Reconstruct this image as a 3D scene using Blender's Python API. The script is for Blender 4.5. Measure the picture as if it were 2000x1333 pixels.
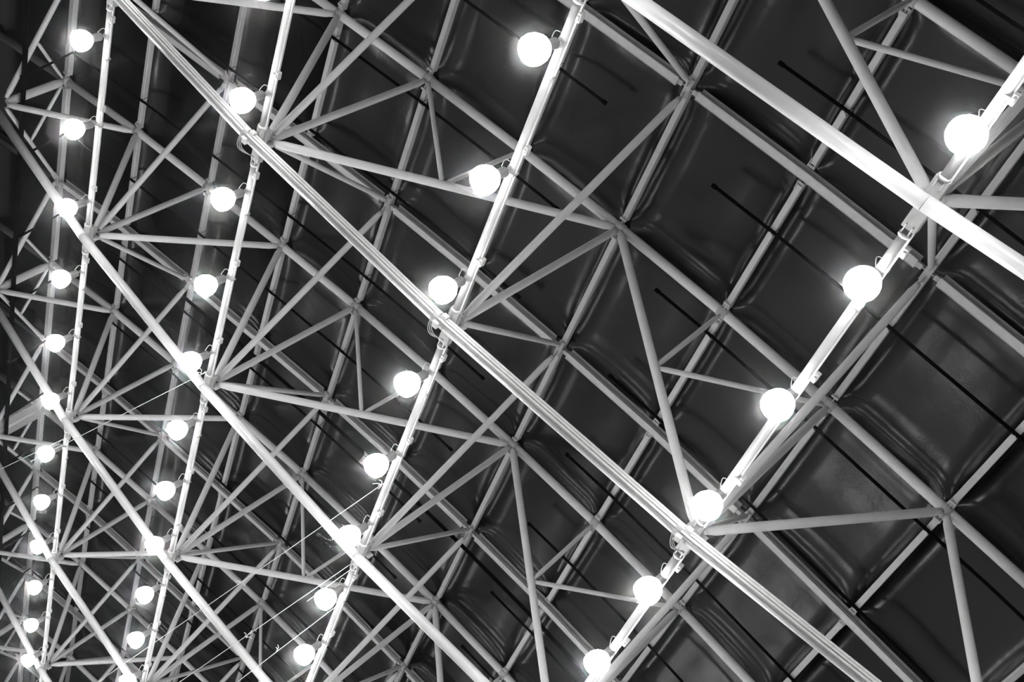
import bpy, bmesh, math, random
from mathutils import Vector, Matrix
random.seed(7)
for o in list(bpy.data.objects): bpy.data.objects.remove(o)
SC = bpy.context.scene
COL = SC.collection
P = 7.0                      # bay length of the roof grid, metres
CZ = 1.6                     # eye height of the photographer above the floor

# ------------------------------------------------------------------ camera, world, exposure
cam_d = bpy.data.cameras.new('camera')
cam = bpy.data.objects.new('camera', cam_d)
COL.objects.link(cam)
cam_d.sensor_width = 36.0
cam_d.lens = 2308.04 / 2000 * 36
cam_d.clip_end = 300
RX = (0.70352148, -0.31172477, 0.63865891)
RY = (0.62948816, 0.69044156, -0.35641983)
RZ = (-0.32985176, 0.65277723, 0.68196752)
rt, up, bk = Vector(RX), -Vector(RY), -Vector(RZ)
m = Matrix((rt, up, bk)).transposed().to_4x4()
m.translation = Vector((0, 0, CZ))
cam.matrix_world = m
SC.camera = cam

world = bpy.data.worlds.new('hall_night')
SC.world = world
world.use_nodes = True
world.node_tree.nodes['Background'].inputs[0].default_value = (0.5, 0.5, 0.5, 1)
world.node_tree.nodes['Background'].inputs[1].default_value = 0.02
# thin forward-scattering haze, added to stand in for camera bloom round each lamp
hv = world.node_tree.nodes.new('ShaderNodeVolumeScatter')
hv.inputs['Density'].default_value = 0.0008
hv.inputs['Anisotropy'].default_value = 0.99
world.node_tree.links.new(hv.outputs[0], world.node_tree.nodes['World Output'].inputs['Volume'])
SC.view_settings.view_transform = 'Standard'
SC.view_settings.look = 'None'
SC.view_settings.gamma = 1
SC.view_settings.use_curve_mapping = False
SC.view_settings.exposure = 0.06
SC.cycles.max_bounces = 2
SC.cycles.diffuse_bounces = 1
SC.cycles.glossy_bounces = 1
SC.cycles.sample_clamp_indirect = 4
SC.cycles.light_sampling_threshold = 0.03
SC.cycles.adaptive_threshold = 0.1
LAMP_SIDE, LAMP_LENS = 19.0, 220.0


# ------------------------------------------------------------------ grid of the roof
XT0 = [-3.47251671, -3.08575729, -2.69489504, -2.29870613, -1.91429147, -1.51855136, -1.12281126, -0.72719687, -0.33751755, 0.05650062]
ZT0 = [2.45775069, 2.52233162, 2.56692386, 2.60606157, 2.64019718, 2.66101824, 2.66896206, 2.66558077, 2.64590643, 2.61327695]
XB0 = [-3.46265209, -2.67945056, -1.89607695, -1.11019018, -0.32239507]
ZB0 = [2.14740616, 2.02439216, 1.95246477, 1.92748365, 1.94808730]
YR, YC, YB = 0.92363798, 1.42919248, 0.95590649
STEP = 0.39211


def top_xz(i):
    """x, z (grid units, camera height = 0) of the top layer at purlin line i (may be fractional)"""
    k = i + 3
    if 0 <= k <= 9:
        a = min(int(math.floor(k)), 8)
        t = k - a
        return XT0[a] + (XT0[a + 1] - XT0[a]) * t, ZT0[a] + (ZT0[a + 1] - ZT0[a]) * t
    x = XT0[0] + k * STEP if k < 0 else XT0[9] + (k - 9) * STEP
    return x, -0.03703664 * x * x - 0.08082222 * x + 2.62203612


def bot_xz(i):
    k = (i + 3) / 2
    if 0 <= k <= 4 and abs(k - round(k)) < 1e-6:
        return XB0[round(k)], ZB0[round(k)]
    x = XB0[0] + k * 0.78506
    return x, 0.0388077 * x * x + 0.08379571 * x + 1.97162795


def W(x, y, z):
    return Vector((x * P, y * P, z * P + CZ))


def top(kind, k, i, dz=0.0):
    x, z = top_xz(i)
    v = W(x, (YR if kind == 'R' else YC) + k, z)
    v.z += dz
    return v


def bot(j, i, dz=0.0, dy=0.0):
    x, z = bot_xz(i)
    v = W(x, YB + j, z)
    v.z += dz
    v.y += dy
    return v


# ------------------------------------------------------------------ materials
def mat(name, col, rough=0.5, metallic=0.0, stain=0.0, bump=0.0, scale=6.0, spec=0.5):
    M = bpy.data.materials.new(name)
    M.use_nodes = True
    nt = M.node_tree
    b = nt.nodes['Principled BSDF']
    b.inputs['Roughness'].default_value = rough
    b.inputs['Metallic'].default_value = metallic
    b.inputs['Specular IOR Level'].default_value = spec
    tc = nt.nodes.new('ShaderNodeTexCoord')
    nz = nt.nodes.new('ShaderNodeTexNoise')
    nz.inputs['Scale'].default_value = scale
    nz.inputs['Detail'].default_value = 6
    nt.links.new(tc.outputs['Object'], nz.inputs['Vector'])
    rp = nt.nodes.new('ShaderNodeValToRGB')
    rp.color_ramp.elements[0].position = 0.32
    rp.color_ramp.elements[1].position = 0.58
    lo = [c * (1 - stain) for c in col]
    rp.color_ramp.elements[0].color = (*lo, 1)
    rp.color_ramp.elements[1].color = (*col, 1)
    nt.links.new(nz.outputs['Fac'], rp.inputs['Fac'])
    nt.links.new(rp.outputs['Color'], b.inputs['Base Color'])
    if bump:
        bp = nt.nodes.new('ShaderNodeBump')
        bp.inputs['Strength'].default_value = bump
        bp.inputs['Distance'].default_value = 0.02
        nt.links.new(nz.outputs['Fac'], bp.inputs['Height'])
        nt.links.new(bp.outputs['Normal'], b.inputs['Normal'])
    return M


def emit(name, strength):
    M = bpy.data.materials.new(name)
    M.use_nodes = True
    nt = M.node_tree
    nt.nodes.clear()
    e = nt.nodes.new('ShaderNodeEmission')
    e.inputs[0].default_value = (1, 1, 1, 1)
    e.inputs[1].default_value = strength
    o = nt.nodes.new('ShaderNodeOutputMaterial')
    nt.links.new(e.outputs[0], o.inputs[0])
    return M


def foil_mat():
    """black bubble foil: glossy, fine honeycomb relief, soft wrinkles, taped seams across it"""
    M = bpy.data.materials.new('black_foil')
    M.use_nodes = True
    nt = M.node_tree
    N, Lk = nt.nodes, nt.links
    b = N['Principled BSDF']
    b.inputs['Base Color'].default_value = (0.0008, 0.0008, 0.0008, 1)
    b.inputs['Roughness'].default_value = 0.2
    b.inputs['Specular IOR Level'].default_value = 0.5
    tc = N.new('ShaderNodeTexCoord')
    vo = N.new('ShaderNodeTexVoronoi')
    vo.inputs['Scale'].default_value = 22
    Lk.new(tc.outputs['Object'], vo.inputs['Vector'])
    b1 = N.new('ShaderNodeBump')
    b1.inputs['Strength'].default_value = 0.05
    b1.inputs['Distance'].default_value = 0.01
    Lk.new(vo.outputs['Distance'], b1.inputs['Height'])
    nz = N.new('ShaderNodeTexNoise')
    nz.inputs['Scale'].default_value = 1.6
    nz.inputs['Detail'].default_value = 3
    nz.inputs['Distortion'].default_value = 0.0
    Lk.new(tc.outputs['Object'], nz.inputs['Vector'])
    b2 = N.new('ShaderNodeBump')
    b2.inputs['Strength'].default_value = 0.06
    b2.inputs['Distance'].default_value = 0.12
    Lk.new(nz.outputs['Fac'], b2.inputs['Height'])
    Lk.new(b1.outputs['Normal'], b2.inputs['Normal'])
    # taped seams running along the arch
    sp = N.new('ShaderNodeSeparateXYZ')
    Lk.new(tc.outputs['Object'], sp.inputs[0])
    fr = N.new('ShaderNodeMath')
    fr.operation = 'PINGPONG'
    fr.inputs[1].default_value = 0.62
    Lk.new(sp.outputs['Y'], fr.inputs[0])
    lt = N.new('ShaderNodeMath')
    lt.operation = 'LESS_THAN'
    lt.inputs[1].default_value = 0.012
    Lk.new(fr.outputs[0], lt.inputs[0])
    b3 = N.new('ShaderNodeBump')
    b3.inputs['Strength'].default_value = 0.6
    b3.inputs['Distance'].default_value = 0.03
    Lk.new(lt.outputs[0], b3.inputs['Height'])
    Lk.new(b2.outputs['Normal'], b3.inputs['Normal'])
    Lk.new(b3.outputs['Normal'], b.inputs['Normal'])
    return M


WHITE = mat('white_tube_paint', (0.82, 0.82, 0.815), 0.34, 0, 0.07, 0.05, 4)
WHITE2 = mat('white_purlin_paint', (0.68, 0.68, 0.675), 0.5, 0, 0.10, 0.08, 7)
GUSSET = mat('grey_gusset_paint', (0.6, 0.6, 0.595), 0.5, 0, 0.18, 0.1, 9)
SHADE = mat('painted_shade_steel', (0.07, 0.07, 0.07), 0.6, 0, 0.2)  # steel beyond the lamps' reach, its dimness put into the colour
BLACK = mat('black_pipe_paint', (0.002, 0.002, 0.002), 0.9, 0, 0.2, 0, 6, 0.02)
WIRE = mat('black_wire', (0.01, 0.01, 0.01), 0.6, 0, 0.1)
CABLE = mat('white_cable_sheath', (0.8, 0.8, 0.79), 0.35, 0, 0.08)
CABLEG = mat('grey_cable_sheath', (0.30, 0.30, 0.30), 0.4, 0, 0.1)
STRING = mat('white_string', (0.85, 0.85, 0.84), 0.8, 0, 0.05)
HOUSING = mat('grey_lamp_housing', (0.20, 0.20, 0.20), 0.45, 0.2, 0.15)
PLASTIC = mat('white_plastic_box', (0.8, 0.8, 0.79), 0.35, 0, 0.05)
FOIL = foil_mat()
WALL = mat('dark_wall', (0.006, 0.006, 0.006), 0.9, 0, 0.2, 0, 2, 0.1)
FLOOR = mat('pale_sports_floor', (0.29, 0.29, 0.29), 0.6, 0, 0.06, 0, 1)
GLOW = emit('lit_lamp_glass', LAMP_SIDE)
LENS = emit('lit_lamp_lens', LAMP_LENS)


# ------------------------------------------------------------------ mesh helpers
def link(name, bm, material, parent=None):
    me = bpy.data.meshes.new(name)
    bm.to_mesh(me)
    bm.free()
    me.materials.append(material)
    o = bpy.data.objects.new(name, me)
    COL.objects.link(o)
    if parent is not None:
        o.parent = parent
        o.matrix_parent_inverse = parent.matrix_world.inverted()
    return o


def thing(name, label, cat, loc=(0, 0, 0), group=None):
    o = bpy.data.objects.new(name, None)
    o.empty_display_size = 0.2
    COL.objects.link(o)
    o.location = loc
    o.matrix_world = Matrix.Translation(Vector(loc))
    o['label'] = label
    o['category'] = cat
    if group:
        o['group'] = group
    return o


def frame(d, hint=Vector((0, 0, 1))):
    d = d.normalized()
    s = d.cross(hint)
    if s.length < 1e-4:
        s = d.cross(Vector((1, 0, 0)))
    s.normalize()
    return s, s.cross(d).normalized()      # side, up


def add_tube(bm, pts, r, n=16, caps=True):
    """round tube through pts; r is one radius or one per point"""
    pts = [Vector(p) for p in pts]
    rs = r if isinstance(r, (list, tuple)) else [r] * len(pts)
    rings = []
    for a, p in enumerate(pts):
        d = (pts[min(a + 1, len(pts) - 1)] - pts[max(a - 1, 0)])
        s, u = frame(d)
        rings.append([bm.verts.new(p + rs[a] * (s * math.cos(2 * math.pi * q / n) + u * math.sin(2 * math.pi * q / n))) for q in range(n)])
    for a in range(len(rings) - 1):
        for q in range(n):
            f = bm.faces.new((rings[a][q], rings[a][(q + 1) % n], rings[a + 1][(q + 1) % n], rings[a + 1][q]))
            f.smooth = True
    if caps:
        bm.faces.new(rings[0][::-1])
        bm.faces.new(rings[-1])


def add_bar(bm, a, b, w, h, hint=Vector((0, 0, 1)), bev=0.0):
    """box bar from a to b, w across, h along the hint"""
    a, b = Vector(a), Vector(b)
    s, u = frame(b - a, hint)
    if bev:
        prof = [(-w/2+bev, -h/2), (w/2-bev, -h/2), (w/2, -h/2+bev), (w/2, h/2-bev), (w/2-bev, h/2), (-w/2+bev, h/2), (-w/2, h/2-bev), (-w/2, -h/2+bev)]
    else:
        prof = [(-w/2, -h/2), (w/2, -h/2), (w/2, h/2), (-w/2, h/2)]
    add_profile(bm, a, b, prof, s, u)


def add_profile(bm, a, b, prof, s, u):
    n = len(prof)
    A = [bm.verts.new(a + s * x + u * y) for x, y in prof]
    B = [bm.verts.new(b + s * x + u * y) for x, y in prof]
    for q in range(n):
        bm.faces.new((A[q], A[(q + 1) % n], B[(q + 1) % n], B[q]))
    bm.faces.new(A[::-1])
    bm.faces.new(B)


def add_lathe(bm, c, prof, n=28, smooth=True):
    rings = []
    for r, z in prof:
        if r < 1e-5:
            rings.append([bm.verts.new(c + Vector((0, 0, z)))])
        else:
            rings.append([bm.verts.new(c + Vector((r * math.cos(2*math.pi*q/n), r * math.sin(2*math.pi*q/n), z))) for q in range(n)])
    for A, B in zip(rings, rings[1:]):
        for q in range(n):
            vs = [A[q % len(A)], A[(q+1) % len(A)], B[(q+1) % len(B)], B[q % len(B)]]
            vs = list(dict.fromkeys(vs))
            if len(vs) >= 3:
                bm.faces.new(vs).smooth = smooth


def tube(name, a, b, r, m_, parent, n=16):
    bm = bmesh.new()
    add_tube(bm, [a, b], r, n)
    bmesh.ops.recalc_face_normals(bm, faces=bm.faces)
    return link(name, bm, m_, parent)


def member(name, a, b, r, m_, parent, ga=0.0, gb=0.0, n=14):
    """a bracing tube with swaged (narrowed) ends; ga, gb pull the ends back from the nodes"""
    a, b = Vector(a), Vector(b)
    d = (b - a).normalized()
    a2, b2 = a + d * ga, b - d * gb
    bm = bmesh.new()
    add_tube(bm, [a2, a2 + d * 0.10, a2 + d * 0.20, b2 - d * 0.20, b2 - d * 0.10, b2], [r * 0.72, r * 0.8, r, r, r * 0.8, r * 0.72], n)
    bmesh.ops.recalc_face_normals(bm, faces=bm.faces)
    return link(name, bm, m_, parent)


def proj(v):
    c = v - Vector((0, 0, CZ))
    x, y, z = Vector(RX).dot(c), Vector(RY).dot(c), Vector(RZ).dot(c)
    if z <= 0.1:
        return None
    return x / z * 2308 + 1000, y / z * 2308 + 666.5


def seen(*pts, margin=120):
    """does the straight run through pts come near the frame?  (only to leave out what the photo cannot show)"""
    for a, b in zip(pts, pts[1:] if len(pts) > 1 else pts):
        for t in range(13):
            q = proj(a.lerp(b, t / 12))
            if q and -margin < q[0] < 2000 + margin and -margin < q[1] < 1333 + margin:
                return True
    return False


# ------------------------------------------------------------------ the setting: roof skin, floor, end wall
ROOF_DZ = 0.17
ceiling = bpy.data.objects.new('ceiling', None)
COL.objects.link(ceiling)
ceiling['kind'] = 'structure'
ceiling['label'] = 'black foil roof lining pillowed between the white purlins'


def roof_panel(i, y0, y1):
    us = [0, .015, .035, .06, .09, .13, .2, .35, .5, .65, .8, .87, .91, .94, .965, .985, 1]
    vs = [0, .02, .05, .1, .2, .4, .6, .8, .9, .95, .98, 1]
    x0, x1 = i, i + 1
    rnd = random.Random(i * 131 + int(y0 * 17))
    hh = 0.23 + 0.08 * rnd.random()
    ph = rnd.random() * 6
    bm = bmesh.new()
    g = []
    for v in vs:
        row = []
        for u in us:
            xx, zz = top_xz(x0 + (x1 - x0) * u)
            pu = 1 - abs(2 * u - 1) ** 6
            pv = 1 - abs(2 * v - 1) ** 10
            p = W(xx, y0 + (y1 - y0) * v, zz)
            p.z += ROOF_DZ + hh * pu * pv + 0.012 * math.sin(9 * v + ph) * pu + 0.01 * math.sin(7 * u + 11 * v + ph)* pv
            row.append(bm.verts.new(p))
        g.append(row)
    for a in range(len(vs) - 1):
        for b in range(len(us) - 1):
            bm.faces.new((g[a][b], g[a + 1][b], g[a + 1][b + 1], g[a][b + 1])).smooth = True
    link('roof_panel', bm, FOIL, ceiling)


for i in range(-5, 9):
    for k in range(-2, 9):
        for y0, y1 in ((YR + k, YC + k), (YC + k, YR + k + 1)):
            c = [W(top_xz(ii)[0], yy, top_xz(ii)[1]) for ii, yy in ((i, y0), (i + 1, y0), (i + 1, y1), (i, y1), (i, y0))]
            if seen(*c, margin=200):
                roof_panel(i, y0, y1)


def slab(name, lo, hi, m_):
    bm = bmesh.new()
    bmesh.ops.create_cube(bm, size=1)
    for v in bm.verts:
        v.co = Vector([(lo[a] + hi[a]) / 2 + v.co[a] * (hi[a] - lo[a]) for a in range(3)])
    o = link(name, bm, m_)
    o['kind'] = 'structure'
    return o


XL = top_xz(-4.6)[0] * P
fl = slab('floor', (XL, -25, -0.2), (26, 75, 0.0), FLOOR)
wl = slab('wall_left', (XL - 0.3, -25, 0), (XL, 75, 19.5), WALL)

# ------------------------------------------------------------------ trusses (one per bay line, along the arch)
COLS = (-3, -1, 1, 3, 5, 7)
ORD = ['', 'first', 'second', 'third', 'fourth', 'fifth', 'sixth', 'seventh', 'eighth', 'ninth', 'tenth', 'eleventh', 'twelfth', 'thirteenth', 'fourteenth', 'fifteenth', 'sixteenth', 'seventeenth']
truss_label = {
    0: 'white tubular roof truss with the thick bare lower tube next to the biggest lamp',
    1: 'white tubular roof truss whose lower tube carries the strapped white cables',
}
for j in range(2, 8):
    truss_label[j] = '%s white tubular roof truss beyond the truss carrying cables' % ORD[j - 1]
LOW_DZ, WEB_DZ = -0.08, 0.22
R_LOW, R_TOP = 0.114, 0.102

trusses = {}
for j in range(0, 7):
    base = bot(j, 3)
    T = thing('roof_truss', truss_label[j], 'roof truss', base, 'white tubular roof trusses')
    trusses[j] = T
    # lower chord: one tube per span, kinked at the nodes
    ids = (-3, -1, 1, 3, 5, 7)
    for a, b in zip(ids, ids[1:]):
        A, B = bot(j, a, LOW_DZ, -0.06), bot(j, b, LOW_DZ, -0.06)
        if seen(A, B):
            o = tube('lower_chord', A, B, R_LOW, WHITE, T, 22)
    # top chord, tube per node interval of two
    for a in range(-5, 9, 2):
        ps = [top('R', j, a + t * 0.5) for t in range(0, 5)]
        if seen(*ps):
            bm = bmesh.new()
            add_tube(bm, [top('R', j, a), top('R', j, a + 1), top('R', j, a + 2)], R_TOP, 20)
            bmesh.ops.recalc_face_normals(bm, faces=bm.faces)
            link('upper_chord', bm, WHITE if a >= -3 else SHADE, T)  # the span at the wall end has its shade painted in
    # welded collars at the top nodes with a cleat each side for the purlins
    for i in range(-4, 9):
        c = top('R', j, i)
        if not seen(c, margin=60):
            continue
        d = (top('R', j, i + 0.2) - top('R', j, i - 0.2)).normalized()
        bm = bmesh.new()
        add_tube(bm, [c - d * 0.10, c + d * 0.10], R_TOP + 0.016, 18)
        for sy in (-1, 1):
            add_bar(bm, c + Vector((0, sy * 0.08, 0.02)), c + Vector((0, sy * 0.30, 0.05)), 0.02, 0.15)
            add_bar(bm, c + Vector((-0.075, sy * 0.255, -0.06)), c + Vector((0.075, sy * 0.255, -0.06)), 0.05, 0.02)
        bmesh.ops.recalc_face_normals(bm, faces=bm.faces)
        link('node_collar', bm, GUSSET, T)

    def web(name, i0, i1, r, strut=()):
        a, b = bot(j, i0, WEB_DZ), top('R', j, i1, -0.03)
        if seen(a, b):
            member(name, a, b, r, WHITE, T, 0.14, 0.10)
        if strut:
            md = a.lerp(b, 0.485)
            for si in strut:
                e = top('R', j, si, -0.03)
                if seen(md, e):
                    member('sub_strut', md, e, 0.052, WHITE, T, 0.02, 0.12, 12)
    for i in (-3, -1, 1, 3, 5, 7):
        web('vertical_strut', i, i, 0.078 if i != -3 else 0.12)
    for i0, i1 in ((-3, -2), (-1, -2), (-1, 0), (1, 0), (5, 6), (7, 6)):
        web('diagonal_brace', i0, i1, 0.085)
    web('long_diagonal', 1, 3, 0.088, (1, 2))
    web('long_diagonal', 5, 3, 0.088, (4, 5))

# ------------------------------------------------------------------ channel beams between the trusses, with their bracing
chan_label = {-1: 'white channel beam under the roof beyond the thick bare truss tube, mostly out of view',
              0: 'white channel beam under the roof between the thick bare truss and the cable truss'}
for k in range(1, 7):
    chan_label[k] = 'white channel beam under the roof, %s one past the cable truss' % ORD[k]
for k in range(-1, 7):
    T = thing('channel_beam', chan_label[k], 'beam', top('C', k, 3), 'white channel beams')
    for a in range(-5, 9, 2):
        A, B = top('C', k, a), top('C', k, a + 1)
        C = top('C', k, a + 2)
        if not seen(A, B, C):
            continue
        bm = bmesh.new()
        for p0, p1, g0, g1 in ((A, B, 0.24, 0.0), (B, C, 0.0, 0.24)):
            d = (p1 - p0).normalized()
            p0, p1 = p0 + d * g0, p1 - d * g1
            s = Vector((0, 1, 0))
            u = s.cross(d) * -1
            if u.z < 0:
                u = -u
            w, h, t = 0.19, 0.19, 0.018
            # lipped channel, open towards the lower y side
            for prof in ([(-w/2, -h/2), (w/2, -h/2), (w/2, -h/2+t), (-w/2, -h/2+t)],
                         [(w/2-t, -h/2), (w/2, -h/2), (w/2, h/2), (w/2-t, h/2)],
                         [(-w/2, h/2-t), (w/2, h/2-t), (w/2, h/2), (-w/2, h/2)],
                         [(-w/2, -h/2), (-w/2+t, -h/2), (-w/2+t, -h/2+0.05), (-w/2, -h/2+0.05)]):
                add_profile(bm, p0, p1, prof, s, u)
        bmesh.ops.recalc_face_normals(bm, faces=bm.faces)
        link('channel', bm, WHITE2 if a >= -3 else SHADE, T)  # wall-end channel likewise darkened by colour to imitate weak light
    for i in (-3, -1, 1, 3, 5, 7):
        n = top('C', k, i)
        if not seen(n, margin=80):
            pass
        else:
            bm = bmesh.new()
            for sx in (-1, 1):
                add_bar(bm, n + Vector((sx * 0.06, 0, 0)), n + Vector((sx * 0.36, 0, 0)), 0.02, 0.12)
                add_bar(bm, n + Vector((sx * 0.13, 0, -0.06)), n + Vector((sx * 0.32, 0, -0.06)), 0.10, 0.02)
            add_bar(bm, n + Vector((0, -0.20, -0.07)), n + Vector((0, 0.20, -0.07)), 0.14, 0.03)
            for sy in (-1, 1):
                add_bar(bm, n + Vector((0, sy * 0.08, -0.10)), n + Vector((0, sy * 0.30, -0.20)), 0.02, 0.14)
            bmesh.ops.recalc_face_normals(bm, faces=bm.faces)
            link('node_bracket', bm, GUSSET, T)
        for j, sy in ((k, -1), (k + 1, 1)):
            a = bot(j, i, WEB_DZ + 0.02)
            b = top('C', k, i, -0.12)
            b.y += 0.14 * sy * (1 if sy > 0 else 1)
            if seen(a, b):
                big = sy > 0
                member('bracing_strut', a, b, 0.076 if big else 0.060, WHITE, T, 0.2, 0.10)
                if i == -3:
                    md = a.lerp(b, 0.5)
                    e = top('R', j, -3, -0.05)
                    member('sub_strut', md, e, 0.05, WHITE, T, 0.02, 0.16, 10)

# ------------------------------------------------------------------ purlins (across the trusses)
for i in range(-4, 9):
    lab = 'white box purlin under the black roof, %s purlin out from the dark end wall' % ORD[i + 5] 
    segs = []
    for k in range(-2, 8):
        if i % 2:     # continuous through the channel line
            segs.append((W(top_xz(i)[0], YR + k, top_xz(i)[1]), W(top_xz(i)[0], YR + k + 1, top_xz(i)[1]), 0.22, 0.22))
        else:
            c = W(top_xz(i)[0], YC + k, top_xz(i)[1])
            segs.append((W(top_xz(i)[0], YR + k, top_xz(i)[1]), c, 0.22, 0.24))
            segs.append((c, W(top_xz(i)[0], YR + k + 1, top_xz(i)[1]), 0.24, 0.22))
    segs = [s for s in segs if seen(s[0], s[1])]
    if not segs:
        continue
    T = thing('purlin', lab, 'purlin', segs[0][0], 'white box purlins')
    for a, b, g0, g1 in segs:
        d = (b - a).normalized()
        a2, b2 = a + d * g0 + Vector((0, 0, 0.055)), b - d * g1 + Vector((0, 0, 0.055))
        bm = bmesh.new()
        add_bar(bm, a2, b2, 0.125 if i != -3 else 0.2, 0.15, bev=0.012)
        bmesh.ops.recalc_face_normals(bm, faces=bm.faces)
        link('box_section', bm, WHITE2, T)
        if not i % 2:
            for p, sg in ((a2, 1), (b2, -1)):
                bm = bmesh.new()
                for sx in (-1, 1):
                    add_bar(bm, p + d * (-0.07 * sg) + Vector((sx * 0.06, 0, -0.02)), p + d * (0.10 * sg) + Vector((sx * 0.06, 0, -0.02)), 0.016, 0.16)
                add_bar(bm, p + d * (-0.05 * sg) + Vector((-0.08, 0, -0.07)), p + d * (-0.05 * sg) + Vector((0.08, 0, -0.07)), 0.05, 0.02)
                bmesh.ops.recalc_face_normals(bm, faces=bm.faces)
                link('end_bracket', bm, GUSSET, T)

# ------------------------------------------------------------------ tie tubes across the lower nodes (they carry the lamps)
tie_label = {5: 'white tie tube carrying the row of biggest lamps',
             3: 'white tie tube carrying the second lamp row from the biggest lamps',
             1: 'white tie tube carrying the third lamp row from the biggest lamps',
             -1: 'white tie tube carrying the last lamp row, nearest the dark wall',
             7: 'white tie tube outside the picture beyond the row of biggest lamps'}
R_TIE = 0.068
TIE_DZ = 0.04
ties = {}
for i in (5, 3, 1, -1, 7):
    T = thing('tie_tube', tie_label[i], 'tube', bot(2, i), 'white tie tubes')
    ties[i] = T
    for j in range(-1, 8):
        a, b = bot(j, i, TIE_DZ), bot(j + 1, i, TIE_DZ)
        if j < 6 or seen(a, b):
            d = (b - a).normalized()
            a2, b2 = a + d * 0.50, b - d * 0.42
            tube('tube_section', a2, b2, R_TIE, WHITE, T, 18)
            for p, sg in ((a2, 1), (b2, -1)):
                bm = bmesh.new()
                add_tube(bm, [p - d * 0.03 * sg, p + d * 0.02 * sg], R_TIE + 0.018, 18)
                for sx in (-1, 1):
                    add_bar(bm, p - d * 0.16 * sg + Vector((sx * 0.05, 0, -0.01)), p + d * 0.02 * sg + Vector((sx * 0.05, 0, -0.01)), 0.018, 0.10)
                bmesh.ops.recalc_face_normals(bm, faces=bm.faces)
                link('end_flange', bm, WHITE, T)
            # flat conduit strip on the flank
            bm = bmesh.new()
            o1 = Vector((0.085, 0, 0.015))
            add_bar(bm, a2 + o1 - d * 0.1, b2 + o1 + d * 0.1, 0.03, 0.035)
            for q in (0.2, 0.5, 0.8):
                c = a2.lerp(b2, q) + Vector((0.05, 0, 0))
                add_bar(bm, c - d * 0.02, c + d * 0.02, 0.10, 0.14)
            bmesh.ops.recalc_face_normals(bm, faces=bm.faces)
            link('conduit', bm, CABLE, T)
            for q in (1 / 6, 0.5, 5 / 6):
                c = bot(j, i, TIE_DZ).lerp(bot(j + 1, i, TIE_DZ), q - 0.07) + Vector((0.14, 0, -0.03))
                if not seen(c, margin=30):
                    continue
                bm = bmesh.new()
                add_bar(bm, c - d * 0.07, c + d * 0.07, 0.07, 0.11, bev=0.01)
                add_bar(bm, c - d * 0.03 + Vector((0, 0, -0.065)), c + d * 0.03 + Vector((0, 0, -0.065)), 0.04, 0.03)
                bmesh.ops.recalc_face_normals(bm, faces=bm.faces)
                link('socket_box', bm, PLASTIC, T)
        # connector box over each truss node
        c = bot(j, i, 0.05)
        if seen(c, margin=80):
            bm = bmesh.new()
            add_bar(bm, c + Vector((0, -0.40, 0.02)), c + Vector((0, 0.40, 0.02)), 0.21, 0.15, bev=0.012)
            bmesh.ops.recalc_face_normals(bm, faces=bm.faces)
            link('connector_box', bm, GUSSET, T)
            bm = bmesh.new()
            add_bar(bm, c + Vector((-0.20, 0, 0.16)), c + Vector((0.20, 0, 0.16)), 0.022, 0.15)
            add_bar(bm, c + Vector((0, -0.26, 0.16)), c + Vector((0, 0.26, 0.16)), 0.022, 0.15)
            bmesh.ops.recalc_face_normals(bm, faces=bm.faces)
            link('gusset_plate', bm, GUSSET, T)

# ------------------------------------------------------------------ lamps
LAMP_DZ = -0.092 * P
bell = [(0.08, 0.26), (0.14, 0.235), (0.195, 0.165), (0.226, 0.08), (0.234, 0.0), (0.218, -0.07)]
lens = [(0.218, -0.07), (0.17, -0.118), (0.095, -0.145), (0.0, -0.152)]


def make_lamp(loc, label, group):
    T = thing('high_bay_lamp', label, 'lamp', loc, group)
    bm = bmesh.new()
    add_lathe(bm, Vector(loc), bell, 18)
    bmesh.ops.recalc_face_normals(bm, faces=bm.faces)
    link('glass_bell', bm, GLOW, T)
    bm = bmesh.new()
    add_lathe(bm, Vector(loc), lens, 18)
    bmesh.ops.recalc_face_normals(bm, faces=bm.faces)
    link('glass_lens', bm, LENS, T)
    bm = bmesh.new()
    c = Vector(loc)
    add_lathe(bm, c, [(0.0, 0.265), (0.10, 0.265), (0.10, 0.30), (0.085, 0.31), (0.085, 0.50), (0.07, 0.52), (0.0, 0.52)], 20, False)
    bmesh.ops.recalc_face_normals(bm, faces=bm.faces)
    link('ballast_housing', bm, HOUSING, T)
    bm = bmesh.new()
    add_tube(bm, [c + Vector((0, 0, 0.50)), c + Vector((0, 0, 0.63))], 0.012, 8)
    add_tube(bm, [c + Vector((0, -0.025, 0.684)), c + Vector((0, 0.025, 0.684))], 0.080, 16)
    add_bar(bm, c + Vector((0, -0.03, 0.60)), c + Vector((0, 0.03, 0.60)), 0.06, 0.05)
    bmesh.ops.recalc_face_normals(bm, faces=bm.faces)
    link('suspension_clamp', bm, GUSSET, T)
    bm = bmesh.new()
    pts = []
    for q in range(9):
        a = q / 8
        pts.append(c + Vector((-0.075 - 0.075 * math.sin(a * math.pi), 0.04 * a - 0.10, 0.66 - 0.18 * a + 0.07 * math.sin(a * math.pi))))
    add_tube(bm, pts, 0.007, 6)
    bmesh.ops.recalc_face_normals(bm, faces=bm.faces)
    link('supply_lead', bm, CABLE, T)
    return T


ROWNAME = {5: 'in the row of biggest lamps', 3: 'in the second row from the biggest lamps',
           1: 'in the third row from the biggest lamps', -1: 'in the last row beside the dark wall'}
proto = None
lamp_children = []


def copy_lamp(loc, label, group):
    r = proto.copy()
    COL.objects.link(r)
    r.location = loc
    r['label'] = label
    r['group'] = group
    for ch in lamp_children:
        c = ch.copy()
        COL.objects.link(c)
        c.parent = r
        c.matrix_parent_inverse = ch.matrix_parent_inverse.copy()
    return r


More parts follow.
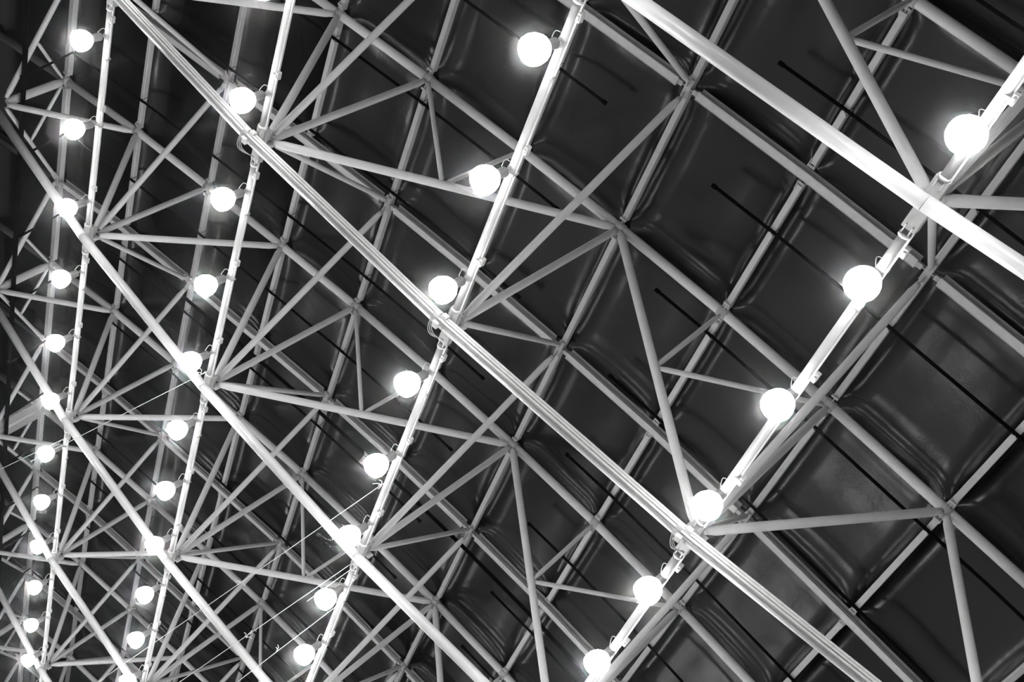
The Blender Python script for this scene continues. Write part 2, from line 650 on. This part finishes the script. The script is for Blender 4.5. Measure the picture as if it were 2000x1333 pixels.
lamp_spots = []
for i in (5, 3, 1, -1):
    cnt = 0
    for s in range(-6, 30):
        v = bot(0, i)
        v.y = (YB + 0.16 + s / 3 + 0.0045) * P
        v.z += LAMP_DZ if i != 5 else -0.062 * P
        q = proj(v)
        infr = q and -5 < q[0] < 2005 and -12 < q[1] < 1338
        if infr:
            cnt += 1
            lamp_spots.append((v, '%s lit lamp from the top %s' % (ORD[cnt], ROWNAME[i]), 'lit lamps under the tie tubes'))
        elif -2 <= s < 17:
            lamp_spots.append((v, 'lit lamp on a tie tube outside the picture', 'lamps outside the picture'))
for s in range(-2, 17):        # the next tie tube, out of view
    v = bot(0, 7)
    v.y = (YB + 0.16 + s / 3) * P
    v.z += LAMP_DZ
    lamp_spots.append((v, 'lit lamp on a tie tube outside the picture', 'lamps outside the picture'))
for v, lab, g in lamp_spots:
    if proto is None:
        proto = make_lamp(v, lab, g)
        lamp_children = list(proto.children)
        base = proto.matrix_world.copy()
    else:
        copy_lamp(v, lab, g)

# ------------------------------------------------------------------ cables strapped along the lower tube of the second truss
ids = (-1, 1, 3, 5, 7)
CB = thing('cable_bundle', 'white cables strapped along the lower truss tube with clip boxes', 'cables', bot(1, 3))
for n_, (oy, oz, r_) in enumerate(((-0.152, 0.01, 0.026), (-0.146, -0.046, 0.026), (-0.120, -0.098, 0.026), (-0.082, -0.135, 0.014))):
    bm = bmesh.new()
    pts = [bot(1, a, LOW_DZ + oz, -0.06 + oy) for a in ids]
    full = []
    for a, b in zip(pts, pts[1:]):
        for q in range(12):
            p = a.lerp(b, q / 12)
            if q:
                p += Vector((0, random.uniform(-.002, .002), random.uniform(-.002, .002)))
            full.append(p)
    full.append(pts[-1])
    add_tube(bm, full, r_, 8)
    bmesh.ops.recalc_face_normals(bm, faces=bm.faces)
    link('cable', bm, CABLE if n_ != 3 else CABLEG, CB)
for i in (1, 3, 5):
    n = bot(1, i, LOW_DZ, -0.06)
    dx = (bot(1, i + 2) - bot(1, i)).normalized()
    for along, oy, oz in ((-0.20, -0.15, -0.06), (-0.06, -0.16, -0.02), (-0.12, -0.02, -0.15)):
        c = n + dx * along + Vector((0, oy, oz))
        bm = bmesh.new()
        add_bar(bm, c - dx * 0.055, c + dx * 0.055, 0.13, 0.10, bev=0.012)
        bmesh.ops.recalc_face_normals(bm, faces=bm.faces)
        link('clip_box', bm, PLASTIC, CB)
    for w_ in range(3):
        bm = bmesh.new()
        pts = []
        for q in range(11):
            a = q / 10
            pts.append(n + dx * (-0.22 + 0.30 * a) + Vector((-0.02 * w_, -0.10 + 0.38 * a, -0.14 - (0.16 + 0.03 * w_) * math.sin(a * math.pi) + 0.12 * a)))
        add_tube(bm, pts, 0.008, 6)
        bmesh.ops.recalc_face_normals(bm, faces=bm.faces)
        link('cable_loop', bm, CABLEG, CB)

# ------------------------------------------------------------------ black pipes under the purlins
def pipe(y, i0, i1, r, dz, label, bend=False, hangers=True):
    pts = []
    n = int(round((i1 - i0) * 2))
    for q in range(n + 1):
        ii = i0 + (i1 - i0) * q / n
        x, z = top_xz(ii)
        p = W(x, YR + y, z)
        p.z -= dz
        pts.append(p)
    if not seen(*pts, margin=0):
        return
    T = thing('black_pipe', label, 'pipe', pts[len(pts) // 2], 'black pipes under the roof')
    if bend:
        a = pts[0]
        pts = [a + Vector((0, 0.45, -1.50)), a + Vector((0, 0.10, -0.30)), a + Vector((0.0, 0, -0.03))] + pts[1:]
    bm = bmesh.new()
    add_tube(bm, pts, r, 10)
    bmesh.ops.recalc_face_normals(bm, faces=bm.faces)
    link('pipe_run', bm, BLACK, T)
    bm = bmesh.new()
    for e in (pts[-1], pts[0]):
        d = Vector((1, 0, 0))
        add_tube(bm, [e - d * 0.05, e + d * 0.05], r * 1.35, 10)
    bmesh.ops.recalc_face_normals(bm, faces=bm.faces)
    link('end_cap', bm, BLACK, T)
    if hangers:
        for i in range(math.ceil(i0 + 0.3), math.floor(i1) + 1):
            x, z = top_xz(i)
            c = W(x, YR + y, z)
            if not seen(c, margin=0):
                continue
            bm = bmesh.new()
            for oy in (-0.05, 0.07):
                lp = [c + Vector((-0.07, oy, 0.14)), c + Vector((-0.072, oy + 0.02, -0.03)), c + Vector((0, 0, -dz - r)), c + Vector((0.072, oy + 0.03, -0.03)), c + Vector((0.07, oy, 0.14))]
                add_tube(bm, lp, 0.007, 5)
            bmesh.ops.recalc_face_normals(bm, faces=bm.faces)
            link('wire_hanger', bm, WIRE, T)


pys = [-0.46, -0.08, 0.30, 0.69, 1.08, 1.45, 1.84, 2.23, 2.67, 3.06, 3.45, 3.84, 4.23, 4.62, 5.0, 5.4]
for n_, y in enumerate(pys):
    pipe(y, -2.9, 2.48, 0.034, 0.075, '%s thin black pipe, counted along the ridge, on its dark wall side' % ORD[n_ + 1], bend=True)
    pipe(y, 3.5, 8.5, 0.034, 0.075, '%s thin black pipe, counted along the ridge, on the biggest lamps side' % ORD[n_ + 1])
pipe(2.585, -2.9, 8.5, 0.055, 0.14, 'thick black main pipe crossing the ridge unbroken behind the second truss', hangers=False)

# black standpipe line along the wall end
CPX, CPZ = top_xz(-2.9)[0] + 0.012, top_xz(-2.9)[1] - 1.58 / P
T = thing('collector_pipe', 'black collector pipe running beside the dark end wall', 'pipe', W(CPX, 3, CPZ))
bm = bmesh.new()
add_tube(bm, [W(CPX, 1.6, CPZ), W(CPX, 9, CPZ)], 0.07, 12)
bmesh.ops.recalc_face_normals(bm, faces=bm.faces)
link('pipe_run', bm, BLACK, T)
for q in range(4):
    bm = bmesh.new()
    add_tube(bm, [W(CPX, 2.4 + q * 1.0, CPZ), W(CPX, 2.41 + q * 1.0, CPZ)], 0.09, 12)
    bmesh.ops.recalc_face_normals(bm, faces=bm.faces)
    link('pipe_collar', bm, BLACK, T)

# wide bearing plate at the wall end of one truss
a, b = bot(4, -3, 0.1), top('R', 4, -3, -0.05)
BP = thing('bearing_beam', 'wide flat grey bearing beam by the dark wall behind a lamp', 'beam', a)
bm = bmesh.new()
d = (b - a).normalized()
add_bar(bm, a - d * 1.2, b + d * 0.45, 0.92, 0.18, hint=Vector((1, 0, 0)), bev=0.02)
bmesh.ops.recalc_face_normals(bm, faces=bm.faces)
link('box_beam', bm, GUSSET, BP)

# ------------------------------------------------------------------ white strings tied to the tie tubes
def ray(q, depth_z):
    d = Vector(RX) * ((q[0] - 1000) / 2308) + Vector(RY) * ((q[1] - 666.5) / 2308) + Vector(RZ)
    return d * (depth_z * P / d.z) + Vector((0, 0, CZ))


def string(label, i0, j0, end, knots=()):
    a = bot(0, i0, -0.03)
    a.y = (YB + j0) * P
    T = thing('string', label, 'string', a, 'white strings')
    b = Vector(end)
    pts = [a.lerp(b, q / 16) - Vector((0, 0, 0.10 * math.sin(math.pi * q / 16))) for q in range(17)]
    bm = bmesh.new()
    add_tube(bm, pts, 0.008, 6)
    bmesh.ops.recalc_face_normals(bm, faces=bm.faces)
    link('cord', bm, STRING, T)
    for t in knots:
        c = a.lerp(b, t) - Vector((0, 0, 0.10 * math.sin(math.pi * t)))
        d = (b - a).normalized()
        bm = bmesh.new()
        for q in range(4):
            e = c + d * random.uniform(-.3, .15) + Vector((random.uniform(-.15, .15), random.uniform(-.15, .15), random.uniform(-.22, .12)))
            add_tube(bm, [c, c.lerp(e, 0.5) + Vector((0, 0, 0.05)), e], 0.008, 5)
        bmesh.ops.recalc_face_normals(bm, faces=bm.faces)
        link('knot', bm, STRING, T)


exec_strings = [
    ('white string tied to the third lamp tie tube, with a looped end', 1, 1.92, (60, 902), 1.85, (0.03,)),
    ('thin white string crossing the lamps beside the dark wall', -1, 3.12, (-120, 975), 1.85, ()),
    ('white string with a bow tied above the second lamp row', 3, 1.63, (150, 1362), 1.75, (0.01, 0.36)),
    ('white string tied just below a node of the second lamp row', 3, 2.03, (280, 1382), 1.75, (0.44,)),
    ('white string tied lower down on the second lamp row tube', 3, 2.28, (400, 1382), 1.80, (0.4,)),
    ('short white string end hanging by a lamp in the second row', 3, 2.07, (600, 1175), 1.85, ()),
]
for lab, i0, j0, q, dz_, kn in exec_strings:
    string(lab, i0, j0, ray(q, dz_), kn)
